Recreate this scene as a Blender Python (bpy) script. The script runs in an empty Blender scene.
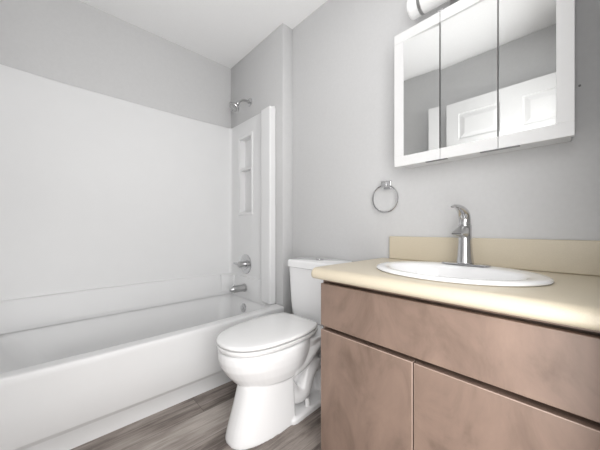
import bpy, bmesh, math, random
from mathutils import Vector, Matrix
random.seed(4)
S = bpy.context.scene
C = S.collection
R = math.radians

# ------------------------------------------------------------------ camera, light, exposure
cam_d = bpy.data.cameras.new('camera')
cam_d.sensor_width = 36.0
cam_d.lens = 36.0 * 268.0 / 600.0
cam_d.shift_y = 4.0 / 600.0
cam_d.clip_start = 0.01
cam = bpy.data.objects.new('camera', cam_d); C.objects.link(cam)
cam.location = (0, 0, 0.94)
cam.rotation_euler = (R(90), 0, R(47))
S.camera = cam

w = bpy.data.worlds.new('world'); S.world = w; w.use_nodes = True
bg = w.node_tree.nodes['Background']
bg.inputs[0].default_value = (1.0, 0.99, 0.98, 1); bg.inputs[1].default_value = 2.2

def area(name, loc, rot, sx, sy, power, col=(1, 1, 1)):
    l = bpy.data.lights.new(name, 'AREA'); l.shape = 'RECTANGLE'; l.size = sx; l.size_y = sy
    l.energy = power; l.color = col
    o = bpy.data.objects.new(name, l); C.objects.link(o); o.location = loc; o.rotation_euler = rot
    return o
# daylight of the hallway falling in through the open doorway
area('hallway_daylight', (0.14, 0.14, 1.02), (R(90), 0, R(50)), 0.72, 1.7, 15.0, (1.0, 0.995, 0.99))
# added fill spot, aimed up and forward so that it bounces off the ceiling
l = bpy.data.lights.new('ceiling_bounce_fill', 'SPOT'); l.energy = 31; l.spot_size = R(105); l.spot_blend = 1.0; l.shadow_soft_size = 0.12
fo = bpy.data.objects.new('ceiling_bounce_fill', l); C.objects.link(fo); fo.location = (-0.08, 0.05, 1.25)
fo.rotation_euler = (Vector((-1.5, 0.35, 2.44)) - fo.location).to_track_quat('-Z', 'Y').to_euler()

# added fill light under the ceiling, above the frame
area('ceiling_fill_light', (-0.50, 0.62, 2.38), (0, 0, 0), 0.28, 0.28, 2.6, (1.0, 0.99, 0.98))

S.view_settings.view_transform = 'Standard'
S.view_settings.look = 'None'
S.view_settings.gamma = 1.0
S.view_settings.use_curve_mapping = False
S.view_settings.exposure = 0.1

# ------------------------------------------------------------------ materials
def mat(name, col, rough=0.5, metal=0.0, noise=0.0, nscale=40.0, bump=0.0, coat=0.0, spec=0.5):
    m = bpy.data.materials.new(name); m.use_nodes = True
    nt = m.node_tree; b = nt.nodes['Principled BSDF']
    b.inputs['Base Color'].default_value = (*col, 1)
    b.inputs['Roughness'].default_value = rough
    b.inputs['Metallic'].default_value = metal
    b.inputs['Specular IOR Level'].default_value = spec
    if coat:
        b.inputs['Coat Weight'].default_value = coat; b.inputs['Coat Roughness'].default_value = 0.06
    if noise or bump:
        tc = nt.nodes.new('ShaderNodeTexCoord')
        n = nt.nodes.new('ShaderNodeTexNoise'); n.inputs['Scale'].default_value = nscale
        n.inputs['Detail'].default_value = 4
        nt.links.new(tc.outputs['Object'], n.inputs['Vector'])
        if noise:
            r = nt.nodes.new('ShaderNodeValToRGB')
            r.color_ramp.elements[0].position = 0.3; r.color_ramp.elements[1].position = 0.7
            r.color_ramp.elements[0].color = (*[max(0, c * (1 - noise)) for c in col], 1)
            r.color_ramp.elements[1].color = (*[min(1, c * (1 + noise)) for c in col], 1)
            nt.links.new(n.outputs['Fac'], r.inputs['Fac'])
            nt.links.new(r.outputs['Color'], b.inputs['Base Color'])
        if bump:
            bp = nt.nodes.new('ShaderNodeBump'); bp.inputs['Strength'].default_value = bump
            bp.inputs['Distance'].default_value = 0.002
            nt.links.new(n.outputs['Fac'], bp.inputs['Height'])
            nt.links.new(bp.outputs['Normal'], b.inputs['Normal'])
    return m

M_wall = mat('grey_wall_paint', (0.58, 0.58, 0.582), 0.6, noise=0.015, nscale=60, bump=0.06)
M_ceil = mat('ceiling_paint', (0.88, 0.88, 0.88), 0.75, noise=0.01, nscale=80, bump=0.08)
M_acry = mat('white_acrylic', (0.77, 0.772, 0.775), 0.38, noise=0.006, nscale=8, spec=0.4)
M_porc = mat('white_porcelain', (0.84, 0.84, 0.845), 0.09, noise=0.004, nscale=8)
M_seat = mat('white_seat_plastic', (0.82, 0.82, 0.82), 0.16, noise=0.004, nscale=8)
M_dark = mat('dark_gap', (0.03, 0.028, 0.026), 0.6, noise=0.05)
M_lam = mat('cream_laminate', (0.585, 0.52, 0.405), 0.34, noise=0.035, nscale=420)
M_chrome = mat('chrome', (0.62, 0.62, 0.63), 0.10, 1.0, noise=0.01)
M_nickel = mat('brushed_metal', (0.50, 0.50, 0.50), 0.28, 1.0, noise=0.02)
M_white = mat('white_painted_frame', (0.70, 0.70, 0.70), 0.35, noise=0.006)
M_door = mat('white_door_paint', (0.72, 0.72, 0.72), 0.4, noise=0.006)
M_mirror = mat('mirror_glass', (0.88, 0.89, 0.885), 0.003, 1.0, noise=0.002)
M_steel = mat('dark_steel', (0.2, 0.2, 0.2), 0.35, 1.0, noise=0.02)

def glow(name, col, strength):
    m = mat(name, (0.8, 0.8, 0.8), 0.35, noise=0.004)
    b = m.node_tree.nodes['Principled BSDF']
    b.inputs['Emission Color'].default_value = (*col, 1); b.inputs['Emission Strength'].default_value = strength
    return m
M_shade = glow('lit_opal_glass', (1.0, 0.985, 0.96), 0.12)
M_diff = glow('fill_lamp_glow', (1.0, 0.985, 0.96), 1.5)  # glow of the added fill lamp on the ceiling

def cabinet_mat():
    m = bpy.data.materials.new('stained_maple'); m.use_nodes = True
    nt = m.node_tree; b = nt.nodes['Principled BSDF']; N = nt.nodes.new; L = nt.links.new
    tc = N('ShaderNodeTexCoord')
    info = N('ShaderNodeObjectInfo')
    off = N('ShaderNodeVectorMath'); off.operation = 'ADD'
    mul = N('ShaderNodeVectorMath'); mul.operation = 'SCALE'; mul.inputs['Scale'].default_value = 7.0
    cmb = N('ShaderNodeCombineXYZ'); L(info.outputs['Random'], cmb.inputs[0]); L(info.outputs['Random'], cmb.inputs[2])
    L(cmb.outputs[0], mul.inputs[0]); L(tc.outputs['Object'], off.inputs[0]); L(mul.outputs[0], off.inputs[1])
    mp = N('ShaderNodeMapping'); mp.inputs['Scale'].default_value = (3.0, 3.0, 1.6)
    L(off.outputs[0], mp.inputs['Vector'])
    n1 = N('ShaderNodeTexNoise'); n1.inputs['Scale'].default_value = 2.6; n1.inputs['Detail'].default_value = 7
    n1.inputs['Roughness'].default_value = 0.62; n1.inputs['Distortion'].default_value = 0.8
    L(mp.outputs[0], n1.inputs['Vector'])
    mp2 = N('ShaderNodeMapping'); mp2.inputs['Scale'].default_value = (30, 30, 6)
    L(off.outputs[0], mp2.inputs['Vector'])
    n2 = N('ShaderNodeTexNoise'); n2.inputs['Scale'].default_value = 1.6; n2.inputs['Detail'].default_value = 3
    L(mp2.outputs[0], n2.inputs['Vector'])
    mix = N('ShaderNodeMath'); mix.operation = 'MULTIPLY_ADD'; mix.inputs[1].default_value = 0.14
    L(n2.outputs['Fac'], mix.inputs[0]); L(n1.outputs['Fac'], mix.inputs[2])
    r = N('ShaderNodeValToRGB'); e = r.color_ramp.elements
    e[0].position = 0.33; e[0].color = (0.150, 0.103, 0.079, 1)
    e[1].position = 0.78; e[1].color = (0.272, 0.190, 0.149, 1)
    k = e.new(0.55); k.color = (0.222, 0.155, 0.122, 1)
    L(mix.outputs[0], r.inputs['Fac']); L(r.outputs['Color'], b.inputs['Base Color'])
    b.inputs['Roughness'].default_value = 0.42
    return m
M_wood = cabinet_mat()

def floor_mat():
    m = bpy.data.materials.new('vinyl_plank_floor'); m.use_nodes = True
    nt = m.node_tree; b = nt.nodes['Principled BSDF']; N = nt.nodes.new; L = nt.links.new
    tc = N('ShaderNodeTexCoord')
    mp = N('ShaderNodeMapping'); mp.inputs['Rotation'].default_value = (0, 0, R(90))
    mp.inputs['Location'].default_value = (0.62, 0.0, 0)
    L(tc.outputs['Object'], mp.inputs['Vector'])
    sep = N('ShaderNodeSeparateXYZ'); L(tc.outputs['Object'], sep.inputs[0])
    def mth(op, a, bb=None, c=None):
        n = N('ShaderNodeMath'); n.operation = op
        for i, v in enumerate((a, bb, c)):
            if v is None: continue
            if isinstance(v, (int, float)): n.inputs[i].default_value = v
            else: L(v, n.inputs[i])
        return n.outputs[0]
    W, LEN = 0.182, 1.22
    fx = mth('DIVIDE', mth('ADD', sep.outputs[0], 1.346 + W * 20), W)
    row = mth('FLOOR', fx); fu = mth('FRACT', fx)
    wn = N('ShaderNodeTexWhiteNoise'); wn.noise_dimensions = '1D'; L(row, wn.inputs['W'])
    shift = mth('MULTIPLY', wn.outputs['Value'], 0.0)
    # stagger rows by a fixed fraction of the plank length
    st = mth('MULTIPLY', mth('FRACT', mth('MULTIPLY', mth('SUBTRACT', row, 19.0), 0.37)), LEN)
    fy = mth('DIVIDE', mth('ADD', mth('ADD', sep.outputs[1], LEN * 10 - 0.58), st), LEN)
    col = mth('FLOOR', fy); fv = mth('FRACT', fy)
    wn2 = N('ShaderNodeTexWhiteNoise'); wn2.noise_dimensions = '2D'
    cb = N('ShaderNodeCombineXYZ'); L(row, cb.inputs[0]); L(col, cb.inputs[1]); L(cb.outputs[0], wn2.inputs['Vector'])
    rnd = wn2.outputs['Value']
    # grain
    offs = N('ShaderNodeCombineXYZ'); L(mth('MULTIPLY', rnd, 37.0), offs.inputs[0]); L(mth('MULTIPLY', rnd, 91.0), offs.inputs[1])
    add = N('ShaderNodeVectorMath'); add.operation = 'ADD'; L(tc.outputs['Object'], add.inputs[0]); L(offs.outputs[0], add.inputs[1])
    g = N('ShaderNodeMapping'); g.inputs['Scale'].default_value = (48, 2.6, 1); L(add.outputs[0], g.inputs['Vector'])
    n1 = N('ShaderNodeTexNoise'); n1.inputs['Scale'].default_value = 1.3; n1.inputs['Detail'].default_value = 8
    n1.inputs['Roughness'].default_value = 0.74; n1.inputs['Distortion'].default_value = 0.6; L(g.outputs[0], n1.inputs['Vector'])
    g2 = N('ShaderNodeMapping'); g2.inputs['Scale'].default_value = (7, 2.4, 1); L(add.outputs[0], g2.inputs['Vector'])
    n2 = N('ShaderNodeTexNoise'); n2.inputs['Scale'].default_value = 1.4; n2.inputs['Detail'].default_value = 4; L(g2.outputs[0], n2.inputs['Vector'])
    f = mth('ADD', mth('MULTIPLY', n1.outputs['Fac'], 0.62), mth('MULTIPLY', n2.outputs['Fac'], 0.5))
    f = mth('ADD', f, mth('MULTIPLY', mth('SUBTRACT', rnd, 0.5), 0.22))
    r = N('ShaderNodeValToRGB'); e = r.color_ramp.elements
    e[0].position = 0.39; e[0].color = (0.10, 0.080, 0.070, 1)
    e[1].position = 0.75; e[1].color = (0.50, 0.45, 0.415, 1)
    k = e.new(0.52); k.color = (0.25, 0.213, 0.19, 1)
    k = e.new(0.63); k.color = (0.35, 0.31, 0.28, 1)
    L(f, r.inputs['Fac'])
    # seams
    du = mth('MULTIPLY', mth('MINIMUM', fu, mth('SUBTRACT', 1.0, fu)), W)
    dv = mth('MULTIPLY', mth('MINIMUM', fv, mth('SUBTRACT', 1.0, fv)), LEN)
    d = mth('MINIMUM', du, dv)
    seam = mth('LESS_THAN', d, 0.0012)
    mx = N('ShaderNodeMix'); mx.data_type = 'RGBA'; L(mth('MULTIPLY', seam, 0.6), mx.inputs[0])
    L(r.outputs['Color'], mx.inputs[6]); mx.inputs[7].default_value = (0.05, 0.04, 0.034, 1)
    L(mx.outputs[2], b.inputs['Base Color'])
    b.inputs['Roughness'].default_value = 0.45
    bp = N('ShaderNodeBump'); bp.inputs['Strength'].default_value = 0.15; bp.inputs['Distance'].default_value = 0.001
    L(n1.outputs['Fac'], bp.inputs['Height']); L(bp.outputs['Normal'], b.inputs['Normal'])
    return m
M_floor = floor_mat()

# ------------------------------------------------------------------ helpers
def bx(bm, x0, x1, y0, y1, z0, z1):
    v = [bm.verts.new((x, y, z)) for z in (z0, z1) for y in (y0, y1) for x in (x0, x1)]
    for f in ((0, 2, 3, 1), (4, 5, 7, 6), (0, 1, 5, 4), (1, 3, 7, 5), (3, 2, 6, 7), (2, 0, 4, 6)):
        bm.faces.new([v[i] for i in f])

def loft(bm, loops, cap0=True, cap1=True, close=True):
    """bridge equal-length loops of points"""
    vs = [[bm.verts.new(p) for p in lp] for lp in loops]
    n = len(vs[0])
    for a, b in zip(vs[:-1], vs[1:]):
        for i in range(n if close else n - 1):
            j = (i + 1) % n
            bm.faces.new((a[i], a[j], b[j], b[i]))
    if cap0: bm.faces.new(list(reversed(vs[0])))
    if cap1: bm.faces.new(vs[-1])
    return vs

def ring(c, u, v, r1, r2=None, n=24):
    r2 = r1 if r2 is None else r2
    c = Vector(c)
    return [c + u * (r1 * math.cos(2 * math.pi * k / n)) + v * (r2 * math.sin(2 * math.pi * k / n)) for k in range(n)]

def lathe(bm, base, axis, prof, n=32, cap0=True, cap1=True):
    """prof: list of (distance along axis, radius)"""
    a = Vector(axis).normalized()
    u = a.orthogonal().normalized(); v = a.cross(u)
    loft(bm, [ring(Vector(base) + a * h, u, v, max(r, 1e-4), n=n) for h, r in prof], cap0, cap1)

def tube(bm, pts, rad, n=14, closed=False, flat=1.0):
    pts = [Vector(p) for p in pts]
    rr = rad if isinstance(rad, (list, tuple)) else [rad] * len(pts)
    loops = []; up = None
    m = len(pts)
    for i, p in enumerate(pts):
        if closed: d = pts[(i + 1) % m] - pts[i - 1]
        else: d = pts[min(i + 1, m - 1)] - pts[max(i - 1, 0)]
        d.normalize()
        if up is None: up = d.orthogonal().normalized()
        up = (up - d * up.dot(d)).normalized()
        loops.append(ring(p, up, d.cross(up), rr[i], rr[i] * flat, n))
    if closed: loops.append(loops[0])
    loft(bm, loops, not closed, not closed)
    if closed: bmesh.ops.remove_doubles(bm, verts=bm.verts, dist=1e-6)

def spline(pts, k=8):
    P = [Vector(p) for p in pts]; out = []
    for i in range(len(P) - 1):
        p0 = P[max(i - 1, 0)]; p1 = P[i]; p2 = P[i + 1]; p3 = P[min(i + 2, len(P) - 1)]
        for s in range(k):
            t = s / k
            out.append(0.5 * ((2 * p1) + (p2 - p0) * t + (2 * p0 - 5 * p1 + 4 * p2 - p3) * t * t + (3 * p1 - p0 - 3 * p2 + p3) * t ** 3))
    out.append(P[-1])
    return out

def rrect(x0, x1, y0, y1, r, z, k=8, m=14, bow=0.0):
    """rounded rectangle loop, ccw; bow pushes the +x side outwards in its middle"""
    pts = []
    cs = [(x1 - r, y0 + r, -90), (x1 - r, y1 - r, 0), (x0 + r, y1 - r, 90), (x0 + r, y0 + r, 180)]
    for ci, (cx, cy, a0) in enumerate(cs):
        for s in range(k + 1):
            a = R(a0 + 90 * s / k)
            pts.append([cx + r * math.cos(a), cy + r * math.sin(a), z])
        nx = cs[(ci + 1) % 4]; a = R(a0 + 90)
        e0 = (cx + r * math.cos(a), cy + r * math.sin(a))
        e1 = (nx[0] + r * math.cos(R(nx[2])), nx[1] + r * math.sin(R(nx[2])))
        for s in range(1, m):
            t = s / m
            p = [e0[0] + (e1[0] - e0[0]) * t, e0[1] + (e1[1] - e0[1]) * t, z]
            if ci == 0: p[0] += bow * 4 * t * (1 - t)
            pts.append(p)
    return pts

def obj(name, bm, m, parent=None, smooth=True, bevel=0.0, seg=2, sub=0, angle=35):
    bmesh.ops.recalc_face_normals(bm, faces=bm.faces)
    me = bpy.data.meshes.new(name); bm.to_mesh(me); bm.free()
    o = bpy.data.objects.new(name, me); C.objects.link(o)
    me.materials.append(m)
    if smooth:
        for p in me.polygons: p.use_smooth = True
        me.set_sharp_from_angle(angle=R(angle))
    if bevel:
        b = o.modifiers.new('bevel', 'BEVEL'); b.width = bevel; b.segments = seg; b.limit_method = 'ANGLE'
        b.angle_limit = R(30); b.harden_normals = False
    if sub:
        s = o.modifiers.new('sub', 'SUBSURF'); s.levels = sub; s.render_levels = sub
    if parent:
        o.parent = parent
        o.matrix_parent_inverse = Matrix.Translation(parent.location).inverted()
    return o

def box(name, m, parent, x0, x1, y0, y1, z0, z1, bevel=0.002, seg=2):
    bm = bmesh.new(); bx(bm, x0, x1, y0, y1, z0, z1)
    return obj(name, bm, m, parent, bevel=bevel, seg=seg)

def thing(name, label, cat, loc, group=None):
    o = bpy.data.objects.new(name, None); C.objects.link(o); o.location = loc
    o.empty_display_size = 0.05
    return tag(o, label, cat, group)

def tag(o, label, cat, group=None):
    o['label'] = label; o['category'] = cat
    if group: o['group'] = group
    return o

def struct(o):
    o['kind'] = 'structure'; return o

def cut(o, *cutters):
    """subtract the box/mesh cutters from o for good and delete them"""
    for cbm in cutters:
        bmesh.ops.recalc_face_normals(cbm, faces=cbm.faces)
        me = bpy.data.meshes.new('cut'); cbm.to_mesh(me); cbm.free()
        co = bpy.data.objects.new('cut', me); C.objects.link(co)
        md = o.modifiers.new('cut', 'BOOLEAN'); md.object = co; md.operation = 'DIFFERENCE'; md.solver = 'EXACT'
        bpy.context.view_layer.update()
        ev = o.evaluated_get(bpy.context.evaluated_depsgraph_get())
        nm = bpy.data.meshes.new_from_object(ev)
        mods = [x for x in o.modifiers]
        for x in mods: o.modifiers.remove(x)
        old = o.data; o.data = nm
        bpy.data.objects.remove(co)
    for p in o.data.polygons: p.use_smooth = True
    o.data.set_sharp_from_angle(angle=R(35))
    return o

X, Y, Z = Vector((1, 0, 0)), Vector((0, 1, 0)), Vector((0, 0, 1))

# ------------------------------------------------------------------ the room
XL, XR = -2.275, 0.035          # left wall, right wall
YB, YP, YF = 1.331, 1.236, -0.29  # sink wall, plumbing wall, opposite wall
XC = -1.51                      # where the plumbing wall ends
H = 2.44
bm = bmesh.new(); bx(bm, XL - 0.1, 1.3, YF - 0.1, YB + 0.1, -0.05, 0.0); struct(obj('floor', bm, M_floor, smooth=False))
bm = bmesh.new(); bx(bm, XL - 0.1, XR + 0.115, YF - 0.1, YB + 0.1, H, H + 0.05); struct(obj('ceiling', bm, M_ceil, smooth=False))
bm = bmesh.new(); bx(bm, XL - 0.1, XL, YF - 0.1, YB + 0.1, 0, H); struct(obj('wall_left', bm, M_wall, smooth=False))
bm = bmesh.new(); bx(bm, XL, XR, YB, YB + 0.1, 0, H); struct(obj('wall_back', bm, M_wall, smooth=False))
bm = bmesh.new(); bx(bm, XL, XC, YP, YB, 0, H)
wp = struct(obj('wall_plumbing', bm, M_wall, smooth=False, bevel=0.004))
NX0, NX1, NZ0, NZ1 = -2.075, -1.895, 1.085, 1.715
c = bmesh.new(); bx(c, NX0 - 0.006, NX1 + 0.006, YP - 0.1, YP + 0.06, NZ0 - 0.006, NZ1 + 0.006)
cut(wp, c)
bm = bmesh.new(); bx(bm, XL, XR, YF - 0.1, YF, 0, H); struct(obj('wall_front', bm, M_wall, smooth=False))
D0, D1, DH = -0.215, 0.70, 2.06
bm = bmesh.new()
bx(bm, XR, XR + 0.115, YF - 0.1, D0, 0, H); bx(bm, XR, XR + 0.115, D1, YB + 0.1, 0, H); bx(bm, XR, XR + 0.115, D0, D1, DH, H)
struct(obj('wall_right', bm, M_wall, smooth=False))
bm = bmesh.new()
bx(bm, XR - 0.001, XR + 0.116, D0, D0 + 0.015, 0, DH); bx(bm, XR - 0.001, XR + 0.116, D1 - 0.015, D1, 0, DH)
bx(bm, XR - 0.001, XR + 0.116, D0, D1, DH - 0.015, DH)
struct(obj('trim_1', bm, M_door, smooth=False))

# open six-panel door lying back against the opposite wall (seen in the mirrors)
bm = bmesh.new()
dx0, dx1, dyb, dyf = -0.836, 0.028, -0.205, -0.17
bx(bm, dx0, dx1, dyb + 0.007, dyf - 0.007, 0.012, 2.035)
colsx = [(dx0, dx0 + 0.095), (-0.445, -0.308), (dx1 - 0.095, dx1)]
rails = [(0.012, 0.24), (0.79, 0.95), (1.60, 1.71), (1.93, 2.035)]
for a, b in colsx: bx(bm, a, b, dyb, dyf, 0.012, 2.035)
for a, b in rails:
    bx(bm, colsx[0][1], colsx[1][0], dyb, dyf, a, b); bx(bm, colsx[1][1], colsx[2][0], dyb, dyf, a, b)
for pa, pb in ((colsx[0][1], colsx[1][0]), (colsx[1][1], colsx[2][0])):
    for (r0, r1), (r2, r3) in zip(rails[:-1], rails[1:]):
        z0, z1 = r1, r2
        for yb_, s in ((dyf - 0.007, 1), (dyb + 0.007, -1)):
            lo = [(pa + 0.012, yb_, z0 + 0.012), (pb - 0.012, yb_, z0 + 0.012), (pb - 0.012, yb_, z1 - 0.012), (pa + 0.012, yb_, z1 - 0.012)]
            hi = [(pa + 0.045, yb_ + s * 0.006, z0 + 0.045), (pb - 0.045, yb_ + s * 0.006, z0 + 0.045), (pb - 0.045, yb_ + s * 0.006, z1 - 0.045), (pa + 0.045, yb_ + s * 0.006, z1 - 0.045)]
            loft(bm, [lo, hi])
door = struct(obj('door_1', bm, M_door, smooth=False))
bm = bmesh.new()
lathe(bm, (dx0 + 0.06, dyf, 0.93), (0, 1, 0), [(0, 0.032), (0.006, 0.03), (0.008, 0.012), (0.025, 0.012), (0.032, 0.024), (0.045, 0.028), (0.056, 0.02), (0.06, 0.004)])
obj('door_knob', bm, M_nickel, door)

# ------------------------------------------------------------------ bathtub
tub = thing('bathtub', 'long white alcove bathtub with a plain apron beside the toilet', 'bathtub', (-1.885, 0.47, 0))
RZ = 0.382
ox0, ox1, oy0, oy1 = XL + 0.006, -1.497, YF + 0.004, YP - 0.004
bm = bmesh.new()
loops = []
def ol(dx, z, bow): loops.append(rrect(ox0, ox1 + dx, oy0, oy1, 0.004, z, bow=bow))
ol(-0.006, 0.0, 0.0); ol(-0.006, 0.076, 0.0); ol(-0.005, 0.079, 0.002)
ol(0.009, 0.103, 0.013); ol(0.011, 0.108, 0.014)
ol(0.009, 0.25, 0.016); ol(0.008, RZ - 0.03, 0.018); ol(0.007, RZ - 0.008, 0.018); ol(0.004, RZ - 0.002, 0.018); ol(-0.003, RZ, 0.018)
def il(dx0, dx1, dy0, dy1, r, z, bow=0.0): loops.append(rrect(-2.225 + dx0, -1.556 - dx1, -0.225 + dy0, 1.165 - dy1, r, z, bow=bow))
il(0.0, -0.010, -0.037, -0.037, 0.075, RZ, 0.014); il(0.001, -0.002, -0.036, -0.036, 0.075, RZ - 0.002, 0.012)
il(0.001, 0.005, -0.034, -0.034, 0.075, RZ - 0.024, 0.01)
il(0.045, 0.018, 0.04, 0.016, 0.085, RZ - 0.07, 0.004)
il(0.055, 0.035, 0.11, 0.035, 0.10, 0.18); il(0.07, 0.05, 0.17, 0.05, 0.11, 0.11)
il(0.09, 0.075, 0.21, 0.08, 0.11, 0.078); il(0.13, 0.12, 0.26, 0.13, 0.10, 0.068)
loft(bm, loops)
obj('tub_shell', bm, M_acry, tub, angle=50)
bm = bmesh.new()
lathe(bm, (-1.900, 1.150, 0.300), (0, -1, 0.12), [(0, 0.036), (0.006, 0.036), (0.011, 0.031), (0.012, 0.012), (0.016, 0.011), (0.017, 0.001)])
obj('overflow_plate', bm, M_chrome, tub)
bm = bmesh.new()
lathe(bm, (-1.915, 0.93, 0.0675), (0, 0, 1), [(0, 0.035), (0.004, 0.034), (0.005, 0.022), (0.011, 0.02), (0.012, 0.002)])
obj('drain', bm, M_chrome, tub)

# ------------------------------------------------------------------ surround
sur = thing('shower_surround', 'white moulded wall surround standing on the tub rim', 'shower surround', (-2.2, 0.47, RZ))
TOP = 1.863
def surround_loop(d, z, r=0.03, bow=0.0, lip=False):
    """closed U plan: inner path at distance d from the walls, outer path 4 mm off the walls"""
    x0, y1, y0 = XL + d + 0.022, YP - d + 0.004, YF + d - 0.004
    xe = -1.67 if lip else -1.60
    inner = [(xe, y1)]
    inner += [(xe + (x0 + r - xe) * t / 6, y1) for t in range(1, 6)]
    for s in range(9):
        a = R(90 + 90 * s / 8); inner.append((x0 + r + r * math.cos(a), y1 - r + r * math.sin(a)))
    for s in range(1, 24):
        t = s / 24; inner.append((x0 - bow * 4 * t * (1 - t), (y1 - r) + (y0 + r - y1 + r) * t))
    for s in range(9):
        a = R(180 + 90 * s / 8); inner.append((x0 + r + r * math.cos(a), y0 + r + r * math.sin(a)))
    inner += [(x0 + r + (xe - x0 - r) * t / 6, y0) for t in range(1, 7)]
    outer = []
    o0, o1, o2 = XL + 0.002, YP - 0.002, YF + 0.002
    if lip: o0, o1, o2 = x0 - 0.014, y1 + 0.012, y0 - 0.012
    for (px, py) in reversed(inner):
        # project onto outer U
        if py >= y1 - 1e-6: outer.append((px, o1))
        elif py <= y0 + 1e-6: outer.append((px, o2))
        else:
            qx = o0
            qy = min(max(py, o2), o1)
            if py > y1 - r: qy = o1 - 0.0 * (y1 - py) - 0.001 * (y1 - py) / r
            if py < y0 + r: qy = o2 + 0.001 * (py - y0) / r
            outer.append((qx if py < y1 - r or True else px, qy))
    return [(x, y, z) for x, y in inner + outer]
bm = bmesh.new()
L_ = [surround_loop(0.0525, RZ + 0.0005, bow=0.002), surround_loop(0.044, 0.528, bow=0.022), surround_loop(0.040, 0.537, bow=0.024),
      surround_loop(0.030, 0.541, bow=0.028), surround_loop(0.028, 0.55, bow=0.028),
      surround_loop(0.026, TOP - 0.012, bow=0.030), surround_loop(0.021, TOP - 0.003, bow=0.030), surround_loop(0.012, TOP, bow=0.024)]
loft(bm, L_)
fl = bmesh.new(); loft(fl, [surround_loop(0.0525, 0.361, bow=0.002, lip=True), surround_loop(0.0525, RZ + 0.0003, bow=0.002, lip=True)])
obj('wall_flange', fl, M_acry, tub, angle=40)
sp = obj('wall_panel', bm, M_acry, sur, angle=40)
c = bmesh.new(); bx(c, NX0, NX1, YP - 0.1, YP + 0.1, NZ0, NZ1)
cut(sp, c)
# recessed soap niche with its raised outline and middle shelf
bm = bmesh.new()
yf = YP - 0.026 + 0.004
yb = YP + 0.036
t_ = 0.004
bx(bm, NX0 - t_, NX1 + t_, yb - t_, yb, NZ0 - t_, NZ1 + t_)
bx(bm, NX0 - t_, NX0 + 0.001, yf + 0.002, yb, NZ0 - t_, NZ1 + t_); bx(bm, NX1 - 0.001, NX1 + t_, yf + 0.002, yb, NZ0 - t_, NZ1 + t_)
bx(bm, NX0 - t_, NX1 + t_, yf + 0.002, yb, NZ0 - t_, NZ0 + 0.001); bx(bm, NX0 - t_, NX1 + t_, yf + 0.002, yb, NZ1 - 0.001, NZ1 + t_)
bx(bm, NX0, NX1, yf + 0.012, yb, 1.445, 1.462)
def rl(e, y, z0e=0.0):
    return [(NX0 - e, y, NZ0 - e), (NX1 + e, y, NZ0 - e), (NX1 + e, y, NZ1 + e), (NX0 - e, y, NZ1 + e)]
vs = loft(bm, [rl(0.0, yf + 0.004), rl(0.0, yf - 0.002), rl(0.006, yf - 0.007), rl(0.022, yf - 0.007), rl(0.032, yf + 0.001)], False, False)
obj('soap_niche', bm, M_acry, sur, bevel=0.002)
for yy0, yy1 in ((YP - 0.062, YP - 0.003), (YF + 0.003, YF + 0.062)):
    box('edge_column', M_acry, sur, -1.702, -1.582, yy0, yy1, RZ + 0.001, 1.848, bevel=0.012, seg=4)
# square moulded pads in the two far corners of the lower band
bm = bmesh.new()
q = [(XL + 0.060, 1.10), (XL + 0.074, 1.104), (XL + 0.088, 1.150), (XL + 0.12, 1.178), (XL + 0.14, 1.182), (XL + 0.145, 1.19)]
lo = [(x, y) for x, y in q] + [(XL + 0.145, 1.205), (XL + 0.04, 1.205), (XL + 0.04, 1.10)]
loft(bm, [[(x, y, RZ + 0.002) for x, y in lo], [(x, y, 0.534) for x, y in lo]])
obj('corner_pad', bm, M_acry, sur, angle=50)

# ------------------------------------------------------------------ shower fittings
sh = thing('shower_fixture', 'chrome shower head on a bent arm above the surround', 'shower head', (-1.945, YP, 2.01))
bm = bmesh.new(); lathe(bm, (-1.945, YP - 0.0005, 2.01), (0, -1, 0), [(0, 0.034), (0.004, 0.034), (0.012, 0.02), (0.014, 0.012)])
obj('flange', bm, M_chrome, sh)
bm = bmesh.new(); tube(bm, spline([(-1.945, 1.232, 2.01), (-1.945, 1.20, 2.012), (-1.945, 1.165, 2.006), (-1.945, 1.135, 1.985), (-1.945, 1.118, 1.965)], 6), 0.0095)
obj('shower_arm', bm, M_nickel, sh)
bm = bmesh.new()
ax = Vector((0.02, -0.62, -0.78)).normalized()
lathe(bm, (-1.945, 1.124, 1.972), ax, [(0, 0.010), (0.004, 0.017), (0.018, 0.018), (0.022, 0.015), (0.028, 0.018), (0.045, 0.034), (0.058, 0.045), (0.070, 0.047), (0.074, 0.044), (0.072, 0.036), (0.075, 0.02), (0.075, 0.001)])
hd = obj('head', bm, M_nickel, sh)
bm = bmesh.new()
u_ = ax.orthogonal().normalized(); v_ = ax.cross(u_)
for rr_, k in ((0.012, 6), (0.023, 10), (0.031, 14)):
    for i in range(k):
        a = 2 * math.pi * i / k
        lathe(bm, Vector((-1.945, 1.124, 1.972)) + ax * 0.073 + u_ * rr_ * math.cos(a) + v_ * rr_ * math.sin(a), ax, [(0, 0.0025), (0.005, 0.0018)], n=6)
obj('spray_nozzles', bm, M_steel, hd)

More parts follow.
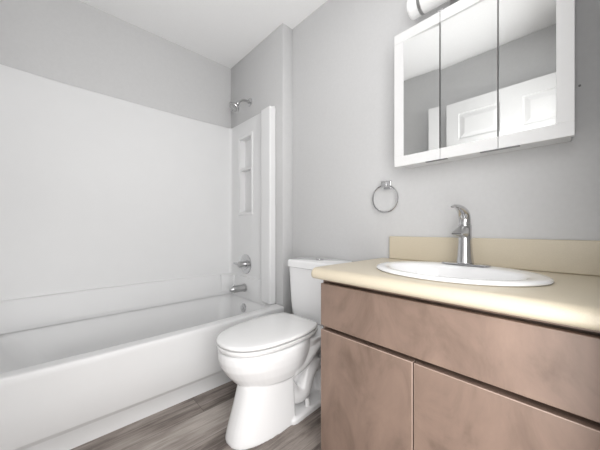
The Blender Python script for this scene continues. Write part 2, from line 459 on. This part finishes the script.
va = thing('shower_valve', 'round chrome shower valve plate with lever handle above the tub spout', 'shower valve', (-1.985, 1.214, 0.65))
VY = YP - 0.0245
vc = Vector((-1.968, VY, 0.645))
bm = bmesh.new(); lathe(bm, vc, (0, -1, 0), [(0, 0.082), (0.004, 0.082), (0.008, 0.078), (0.010, 0.05), (0.016, 0.044), (0.017, 0.001)], n=48)
obj('valve_plate', bm, M_chrome, va)
bm = bmesh.new(); lathe(bm, vc + Vector((0, -0.015, 0)), (0, -1, 0), [(0, 0.024), (0.03, 0.023), (0.034, 0.026), (0.05, 0.025), (0.056, 0.02), (0.058, 0.001)])
obj('valve_stem', bm, M_nickel, va)
bm = bmesh.new(); tube(bm, spline([vc + Vector((0.0, -0.058, 0.0)), vc + Vector((-0.022, -0.064, 0.002)), vc + Vector((-0.05, -0.070, 0.004)), vc + Vector((-0.068, -0.078, 0.008))], 5), [0.012] * 6 + [0.010] * 6 + [0.007] * 4, n=12)
obj('lever', bm, M_chrome, va)

ts = thing('tub_spout', 'short chrome tub spout below the shower valve', 'tub spout', (-1.96, YP - 0.04, 0.45))
bm = bmesh.new()
lathe(bm, (-1.946, YP - 0.0505, 0.452), (0, -1, 0), [(0, 0.033), (0.010, 0.033), (0.014, 0.029), (0.07, 0.028), (0.105, 0.026), (0.12, 0.020), (0.135, 0.010), (0.136, 0.001)])
tube(bm, spline([(-1.946, 1.10, 0.447), (-1.946, 1.082, 0.437), (-1.946, 1.078, 0.423)], 4), 0.014, n=14)
obj('spout_body', bm, M_nickel, ts)
bm = bmesh.new(); lathe(bm, (-1.946, 1.085, 0.468), (0, 0, 1), [(0, 0.004), (0.012, 0.004), (0.014, 0.008), (0.021, 0.007), (0.022, 0.001)], n=14)
obj('diverter_knob', bm, M_chrome, ts)

# ------------------------------------------------------------------ toilet
TX = -1.130
to = thing('toilet', 'white two-piece toilet with closed lid between the tub and the vanity', 'toilet', (TX, 1.2, 0))
to.rotation_euler = (0, 0, R(3.5))
def egg(cy, af, ab, hw, z, n=48, pf=1.0, pb=1.0, dx=0.0):
    out = []
    for k in range(n):
        a = 2 * math.pi * k / n
        cx, sy = math.cos(a), math.sin(a)
        p = pf if sy < 0 else pb
        x = hw * math.copysign(abs(cx) ** p, cx)
        y = (af if sy < 0 else ab) * math.copysign(abs(sy) ** p, sy)
        out.append((TX + dx + x, cy + y, z))
    return out
bm = bmesh.new()
# bowl
loft(bm, [egg(0.84, 0.16, 0.17, 0.10, 0.20), egg(0.84, 0.185, 0.18, 0.125, 0.215), egg(0.84, 0.222, 0.19, 0.146, 0.235), egg(0.84, 0.256, 0.20, 0.162, 0.275),
          egg(0.84, 0.281, 0.21, 0.173, 0.315), egg(0.84, 0.292, 0.215, 0.178, 0.35), egg(0.84, 0.293, 0.22, 0.178, 0.378), egg(0.84, 0.286, 0.22, 0.172, 0.390), egg(0.84, 0.27, 0.21, 0.16, 0.392)])
# front column of the pedestal
def colm(af, hw, z):
    pts = [p for p in egg(0.862, af + 0.032, 0.004, hw - 0.036, z, pf=0.76, pb=0.5, dx=0.031)]
    return pts
loft(bm, [colm(0.268, 0.150, 0.0), colm(0.268, 0.150, 0.012), colm(0.258, 0.147, 0.05), colm(0.235, 0.141, 0.12), colm(0.217, 0.136, 0.18), colm(0.205, 0.132, 0.225), colm(0.19, 0.125, 0.25)])
# foot slab
loft(bm, [rrect(TX - 0.135, TX + 0.158, 0.83, 1.21, 0.03, z_) for z_ in (0.0, 0.022)] + [rrect(TX - 0.128, TX + 0.151, 0.837, 1.203, 0.03, 0.03)])
# core body behind the column, tank shelf
loft(bm, [egg(0.98, 0.16, 0.20, 0.075, 0.02, pb=0.6), egg(0.98, 0.16, 0.19, 0.07, 0.12, pb=0.6), egg(0.98, 0.16, 0.19, 0.085, 0.22, pb=0.6), egg(0.98, 0.16, 0.25, 0.12, 0.30, pb=0.6)])
loft(bm, [rrect(TX - 0.10, TX + 0.10, 0.94, 1.29, 0.05, 0.28), rrect(TX - 0.145, TX + 0.145, 0.95, 1.305, 0.05, 0.335), rrect(TX - 0.16, TX + 0.16, 0.95, 1.308, 0.05, 0.37), rrect(TX - 0.155, TX + 0.155, 0.955, 1.305, 0.05, 0.376)])
# trapway relief on both flanks
for s in (-1, 1):
    tube(bm, spline([(TX + s * 0.075, 0.86, 0.16), (TX + s * 0.085, 0.90, 0.10), (TX + s * 0.095, 0.955, 0.095), (TX + s * 0.095, 0.985, 0.15), (TX + s * 0.09, 1.03, 0.20), (TX + s * 0.08, 1.09, 0.185), (TX + s * 0.08, 1.13, 0.12), (TX + s * 0.075, 1.14, 0.02)], 6), 0.045, n=16)
    tube(bm, spline([(TX + s * 0.12, 0.86, 0.25), (TX + s * 0.115, 0.93, 0.255), (TX + s * 0.12, 1.0, 0.30), (TX + s * 0.12, 1.06, 0.34)], 6), 0.035, n=16)
bowl = obj('bowl', bm, M_porc, to)
rm = bowl.modifiers.new('remesh', 'REMESH'); rm.mode = 'VOXEL'; rm.voxel_size = 0.004; rm.use_smooth_shade = True
sm = bowl.modifiers.new('smooth', 'SMOOTH'); sm.factor = 0.5; sm.iterations = 6
for s in (-1, 1):
    bm = bmesh.new(); lathe(bm, (TX + s * 0.128, 0.965, 0.027), (0, 0, 1), [(0, 0.015), (0.016, 0.0145), (0.034, 0.012), (0.040, 0.009), (0.042, 0.001)], n=20)
    obj('bolt_cap', bm, M_seat, to)
# seat and lid outlines
half = spline([(0, 0.543, 0), (0.056, 0.553, 0), (0.107, 0.588, 0), (0.145, 0.65, 0), (0.167, 0.735, 0), (0.175, 0.83, 0), (0.173, 0.92, 0), (0.160, 0.99, 0), (0.135, 1.04, 0)], 5)
def seat_loop(e, z, back=1.052):
    pts = []
    pr = [(p.x, p.y) for p in half] + [(0.125, back), (0.07, back + 0.003), (0.0, back + 0.004)]
    cy = 0.82
    f = lambda x, y: (x * (1 - e / 0.187), cy + (y - cy) * (1 - e / 0.28))
    rgt = [f(*p) for p in pr]
    lft = [(-x, y) for x, y in reversed(rgt[1:-1])]
    return [(TX + x, y, z) for x, y in rgt + lft]
def rise(lp, amt):
    return [(x, y, z + amt * max(0, 1 - ((x - TX) / 0.19) ** 2)) for x, y, z in lp]
bm = bmesh.new()
loft(bm, [seat_loop(0.010, 0.3965), seat_loop(0.003, 0.3985), seat_loop(0.001, 0.402), seat_loop(0.0, 0.412), seat_loop(0.004, 0.4155), seat_loop(0.012, 0.416)])
obj('seat', bm, M_seat, to)
bm = bmesh.new()
loft(bm, [seat_loop(0.010, 0.421), seat_loop(0.003, 0.4215), seat_loop(0.0, 0.4245), seat_loop(0.0005, 0.4305), seat_loop(0.004, 0.4355), seat_loop(0.012, 0.438), rise(seat_loop(0.05, 0.4385), 0.004), rise(seat_loop(0.12, 0.439), 0.005)])
obj('lid', bm, M_seat, to, angle=50)
for s in (-1, 1):
    box('hinge', M_seat, to, TX + s * 0.075 - 0.02, TX + s * 0.075 + 0.02, 1.058, 1.09, 0.372, 0.420, bevel=0.008, seg=3)
bm = bmesh.new()
def tk(hw, yf_, r, z): return rrect(TX - hw, TX + hw, yf_, 1.314, r, z)
loft(bm, [tk(0.165, 1.155, 0.03, 0.377), tk(0.176, 1.147, 0.035, 0.384), tk(0.183, 1.14, 0.035, 0.44), tk(0.187, 1.131, 0.035, 0.57), tk(0.191, 1.125, 0.035, 0.699)])
obj('tank', bm, M_porc, to, angle=50)
bm = bmesh.new()
loft(bm, [tk(0.192, 1.120, 0.036, 0.700), tk(0.197, 1.114, 0.038, 0.7035), tk(0.197, 1.114, 0.038, 0.734), tk(0.194, 1.117, 0.037, 0.744), tk(0.186, 1.126, 0.035, 0.748)])
obj('tank_lid', bm, M_porc, to, angle=50)
bm = bmesh.new(); lathe(bm, (TX, 1.222, 0.748), (0, 0, 1), [(0, 0.026), (0.004, 0.026), (0.006, 0.022), (0.0062, 0.020), (0.009, 0.018), (0.0095, 0.001)], n=28)
obj('flush_button', bm, M_chrome, to)

# ------------------------------------------------------------------ vanity
VX0, VX1, VF = -0.739, 0.030, 0.80
vn = thing('vanity_cabinet', 'brown stained vanity cabinet with slab doors under the cream countertop', 'cabinet', ((VX0 + VX1) / 2, 1.06, 0))
bm = bmesh.new(); bx(bm, VX0, VX1, VF + 0.019, YB - 0.003, 0.0, 0.739)
obj('carcass', bm, M_wood, vn, bevel=0.0015)
c0 = bmesh.new(); bx(c0, VX0 + 0.06, VX1 - 0.06, 0.86, 1.25, 0.50, 0.76)
c1 = bmesh.new(); bx(c1, VX0 + 0.012, VX1 - 0.012, 0.80, 0.855, 0.5355, 0.560)
c2 = bmesh.new(); bx(c2, VX0 + 0.012, VX1 - 0.012, 0.80, 0.855, 0.712, 0.7275)
cut(vn.children[0], c0, c1, c2)
box('drawer_front', M_wood, vn, VX0 + 0.004, VX1 - 0.002, VF, VF + 0.018, 0.553, 0.722, bevel=0.002, seg=3)
mid = -0.3585
box('door', M_wood, vn, VX0 + 0.004, mid - 0.002, VF, VF + 0.018, 0.02, 0.537, bevel=0.002, seg=3)
box('door', M_wood, vn, mid + 0.002, VX1 - 0.002, VF, VF + 0.018, 0.02, 0.537, bevel=0.002, seg=3)

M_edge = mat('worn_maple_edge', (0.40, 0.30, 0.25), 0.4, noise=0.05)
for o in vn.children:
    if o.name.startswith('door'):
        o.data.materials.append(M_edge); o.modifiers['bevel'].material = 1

CT, CB = 0.785, 0.741
SX, SY = -0.332, 1.045
ct = thing('countertop', 'cream laminate countertop with rounded front edge and backsplash', 'countertop', (SX, 1.05, CB))
bm = bmesh.new()
prof = [(0.792, CB), (0.777, CB + 0.001), (0.768, CB + 0.008), (0.7655, CB + 0.018), (0.768, CB + 0.030), (0.775, CT - 0.006), (0.786, CT - 0.001), (0.80, CT), (1.318, CT), (1.318, CB)]
loft(bm, [[(-0.752, y, z) for y, z in prof], [(-0.7555, y + (0.004 if y < 0.79 else 0), z - (0.003 if z > CT - 0.01 else -0.002 if z < CB + 0.005 else 0)) for y, z in prof][:0] or [(-0.755, y, z) for y, z in prof], [(XR - 0.002, y, z) for y, z in prof]])
top = obj('worktop', bm, M_lam, ct, angle=50)
c = bmesh.new(); lathe(c, (0, 0, CB - 0.05), (0, 0, 1), [(0, 1), (0.2, 1)], n=64)
for v in c.verts: v.co = Vector((SX + 0.238 * v.co.x, SY + 0.198 * v.co.y, v.co.z))
cut(top, c)
top.data.set_sharp_from_angle(angle=R(50))
bm = bmesh.new(); bx(bm, -0.712, XR - 0.002, 1.3055, YB - 0.002, CT + 0.0005, 0.902)
obj('backsplash', bm, M_lam, ct, bevel=0.004, seg=3)

# ------------------------------------------------------------------ sink
sk = thing('sink', 'oval white drop-in sink set in the cream countertop', 'sink', (SX, SY, CT))
def el(a, b, z, dy=0.0, n=64): return [(SX + a * math.cos(2 * math.pi * k / n), SY + dy + b * math.sin(2 * math.pi * k / n), z) for k in range(n)]
bm = bmesh.new()
loft(bm, [el(0.232, 0.19, CT - 0.02), el(0.236, 0.194, CT + 0.0005), el(0.265, 0.214, CT + 0.0008), el(0.268, 0.217, CT + 0.004), el(0.266, 0.215, CT + 0.009), el(0.257, 0.207, CT + 0.0125), el(0.243, 0.195, CT + 0.013, -0.001),
          el(0.222, 0.172, CT + 0.012, -0.012), el(0.212, 0.150, CT + 0.009, -0.022), el(0.206, 0.142, CT + 0.0, -0.024), el(0.198, 0.135, CT - 0.03, -0.024), el(0.180, 0.122, CT - 0.08, -0.022),
          el(0.145, 0.10, CT - 0.115, -0.02), el(0.09, 0.065, CT - 0.132, -0.018), el(0.03, 0.025, CT - 0.138, -0.018),
          ], False, True)
obj('basin', bm, M_porc, sk, angle=60)
bm = bmesh.new(); lathe(bm, (SX, SY - 0.018, CT - 0.1375), (0, 0, 1), [(0, 0.024), (0.003, 0.023), (0.004, 0.016), (0.008, 0.015), (0.009, 0.001)], n=24)
obj('drain', bm, M_chrome, sk)

# ------------------------------------------------------------------ faucet
FY = 1.205; FZ = CT + 0.0135
fa = thing('faucet', 'chrome single-lever waterfall faucet standing on the oval sink', 'faucet', (SX, FY, FZ))
bm = bmesh.new()
loft(bm, [[(x, y, z) for x, y, z in rrect(SX - 0.086 + e, SX + 0.086 - e, FY - 0.026 + e, FY + 0.026 - e, 0.0255 - e, FZ + h, k=8, m=4)] for e, h in ((0, 0.0), (0, 0.004), (0.002, 0.006), (0.006, 0.0065))])
obj('deck_plate', bm, M_chrome, fa)
bm = bmesh.new()
lathe(bm, (SX, FY, FZ + 0.0067), (0, 0, 1), [(0, 0.031), (0.006, 0.031), (0.03, 0.028), (0.08, 0.0245), (0.12, 0.0235), (0.150, 0.0235), (0.152, 0.021)], n=36)
obj('body', bm, M_chrome, fa)
# wedge-shaped waterfall spout leaning out over the basin
bm = bmesh.new()
secs = []
for t in range(11):
    q = t / 10
    y = FY - 0.004 - 0.094 * q
    zt = FZ + 0.158 - 0.008 * q - 0.022 * q ** 2.2
    zb = FZ + 0.104 + 0.016 * q ** 1.2
    wd = 0.0195 + 0.0015 * q; hh = (zt - zb) / 2
    secs.append([(SX + wd * math.copysign(abs(math.cos(a)) ** 0.85, math.cos(a)), y, (zt + zb) / 2 + hh * math.copysign(abs(math.sin(a)) ** 0.8, math.sin(a))) for a in [2 * math.pi * k / 28 for k in range(28)]])
loft(bm, secs)
sp_ = obj('spout', bm, M_nickel, fa, angle=60)
bm = bmesh.new()
yt = FY - 0.0982; zm = (secs[-1][7][2] + secs[-1][21][2]) / 2
bx(bm, SX - 0.016, SX + 0.016, yt - 0.0008, yt + 0.002, zm - 0.0025, zm + 0.0025)
obj('outlet', bm, M_steel, sp_)
# lever handle
bm = bmesh.new()
hp = spline([(SX, FY, FZ + 0.160), (SX, FY - 0.004, FZ + 0.185), (SX, FY - 0.022, FZ + 0.208), (SX, FY - 0.060, FZ + 0.221), (SX, FY - 0.105, FZ + 0.226), (SX, FY - 0.135, FZ + 0.222)], 6)
rr = []
for i in range(len(hp)):
    s = i / (len(hp) - 1); rr.append(0.0165 * (1 - s) ** 0.9 + 0.0065)
loops = []
for i, p in enumerate(hp):
    d = (hp[min(i + 1, len(hp) - 1)] - hp[max(i - 1, 0)]).normalized()
    nrm = X.cross(d).normalized()
    loops.append(ring(p, X, nrm, min(0.0215, rr[i] + 0.003), rr[i] * (1 - 0.35 * i / len(hp)), 20))
loft(bm, loops)
obj('lever', bm, M_chrome, fa, angle=60)
bm = bmesh.new(); lathe(bm, (SX, FY, FZ + 0.158), (0, 0, 1), [(0, 0.0195), (0.003, 0.0195)], n=30)
obj('collar', bm, M_steel, fa)

# ------------------------------------------------------------------ medicine cabinet
mc = thing('medicine_cabinet', 'white framed medicine cabinet with three mirror doors above the sink', 'cabinet', (-0.33, 1.27, 1.235))
MX0, MX1, MZ0, MZ1, MY = -0.628, -0.027, 1.234, 1.857, 1.20
box('body', M_white, mc, MX0 + 0.012, MX1 - 0.010, MY + 0.021, YB - 0.001, MZ0 + 0.012, MZ1 - 0.008, bevel=0.002)
xs = [MX0, -0.4234, -0.2233, MX1]
fr = 0.046; LEFT = -1
for i in range(3):
    a, b = xs[i] + (0.0009 if i else 0), xs[i + 1] - (0.0009 if i < 2 else 0)
    la = a + fr if i == 0 else a + 0.0006
    lb = b - 0.042 if i == 2 else b - 0.0006
    bm = bmesh.new()
    # frame: rails top and bottom, outer stile on the two outer doors
    bx(bm, a, b, MY, MY + 0.018, MZ0, MZ0 + fr); bx(bm, a, b, MY, MY + 0.018, MZ1 - fr, MZ1)
    if i == 0: bx(bm, a, la, MY, MY + 0.018, MZ0 + fr, MZ1 - fr)
    if i == 2: bx(bm, lb, b, MY, MY + 0.018, MZ0 + fr, MZ1 - fr)
    bx(bm, la, lb, MY + 0.013, MY + 0.018, MZ0 + fr, MZ1 - fr)
    d = obj('mirror_door', bm, M_white, mc, smooth=False, bevel=0.0012)
    bm = bmesh.new(); tilt = (0.0045, 0.0006, 0.0006)[i]      # the doors do not hang quite true
    yl, yr = MY + 0.005 + LEFT * tilt, MY + 0.005 - LEFT * tilt
    loft(bm, [[(la, yl, z), (lb, yr, z), (lb, yr + 0.003, z), (la, yl + 0.003, z)] for z in (MZ0 + fr, MZ1 - fr)])
    g = obj('mirror', bm, M_mirror, d, smooth=False)
    if i < 2:
        box('edge_strip', M_steel, d, b - 0.0022, b + 0.0005, MY + 0.0008, MY + 0.006, MZ0 + fr, MZ1 - fr, bevel=0)
for xx, wl, wr in ((xs[1], 0.060, 0.027), (xs[2], 0.057, 0.062)):
    box('finger_pull', M_steel, mc, xx - wl, xx + wr, MY - 0.002, MY + 0.013, MZ0 - 0.0028, MZ0 - 0.0002, bevel=0.0005)
    bm = bmesh.new(); bx(bm, xx - 0.013, xx + 0.013, MY + 0.001, MY + 0.016, MZ1 + 0.0002, MZ1 + 0.006)
    lathe(bm, (xx, MY + 0.009, MZ1 + 0.003), (0, 0, 1), [(0, 0.005), (0.007, 0.0045), (0.008, 0.001)], n=12)
    obj('pivot_hinge', bm, M_steel, mc)

# ------------------------------------------------------------------ vanity light
vl = thing('vanity_light', 'white tube vanity light with metal bands above the mirror cabinet', 'light', (-0.32, YB, 1.98))
LY, LZ = 1.25, 1.978
box('backplate', M_nickel, vl, -0.42, -0.22, YB - 0.024, YB - 0.0005, LZ - 0.05, LZ + 0.05, bevel=0.004)
for xx in (-0.38, -0.26):
    bm = bmesh.new(); lathe(bm, (xx, YB - 0.02, LZ), (0, -1, 0), [(0, 0.012), (0.03, 0.012)], n=16)
    obj('bracket', bm, M_nickel, vl)
bm = bmesh.new(); lathe(bm, (-0.575, LY, LZ), (1, 0, 0), [(0, 0.034), (0.003, 0.041), (0.008, 0.0445), (0.014, 0.0455), (0.52, 0.0455), (0.526, 0.0445), (0.531, 0.041), (0.534, 0.034)], n=40)
obj('tube_shade', bm, M_shade, vl)
for xx in (-0.527, -0.103):
    bm = bmesh.new(); lathe(bm, (xx, LY, LZ), (1, 0, 0), [(0, 0.0460), (0.0005, 0.0472), (0.0135, 0.0472), (0.014, 0.0460)], n=40, cap0=False, cap1=False)
    obj('metal_band', bm, M_nickel, vl)

# ------------------------------------------------------------------ towel ring
tr = thing('towel_ring', 'chrome towel ring hanging on the grey wall left of the sink', 'towel ring', (-0.748, YB, 1.17))
tx, tz = -0.733, 1.176
bm = bmesh.new()
loft(bm, [[(tx + sx * h_, YB - yy, tz + sz * h_) for sx, sz in ((-1, -1), (1, -1), (1, 1), (-1, 1))] for yy, h_ in ((0.0006, 0.023), (0.007, 0.023), (0.010, 0.018), (0.03, 0.016), (0.046, 0.016))])
obj('mount', bm, M_chrome, tr, bevel=0.002)
bm = bmesh.new()
tube(bm, [(tx - 0.002 + 0.072 * math.sin(a), YB - 0.034 + 0.010 * (1 - math.cos(a)) / 2, tz - 0.075 + 0.072 * math.cos(a)) for a in [2 * math.pi * k / 48 for k in range(48)]], 0.0045, n=10, closed=True)
obj('ring', bm, M_chrome, tr)

# small screw left in the wall
bm = bmesh.new(); lathe(bm, (-0.018, YB - 0.0004, 1.432), (0, -1, 0), [(0, 0.0036), (0.003, 0.0034), (0.004, 0.001)], n=12)
tag(obj('screw', bm, M_steel), 'tiny dark screw in the grey wall right of the mirror cabinet', 'screw')


# unseen lamp body added around the ceiling fill light
cl = thing('ceiling_fill_lamp', 'added round flush white fill lamp on the ceiling, out of view', 'light', (-0.50, 0.62, H))
bm = bmesh.new(); lathe(bm, (-0.50, 0.62, H - 0.0005), (0, 0, -1), [(0, 0.16), (0.02, 0.16), (0.024, 0.15)], n=40)
obj('fill_lamp_base', bm, M_white, cl)
bm = bmesh.new(); lathe(bm, (-0.50, 0.62, H - 0.0245), (0, 0, -1), [(0, 0.148), (0.012, 0.14), (0.022, 0.11), (0.027, 0.05), (0.028, 0.001)], n=40)
obj('fill_lamp_diffuser', bm, M_diff, cl)
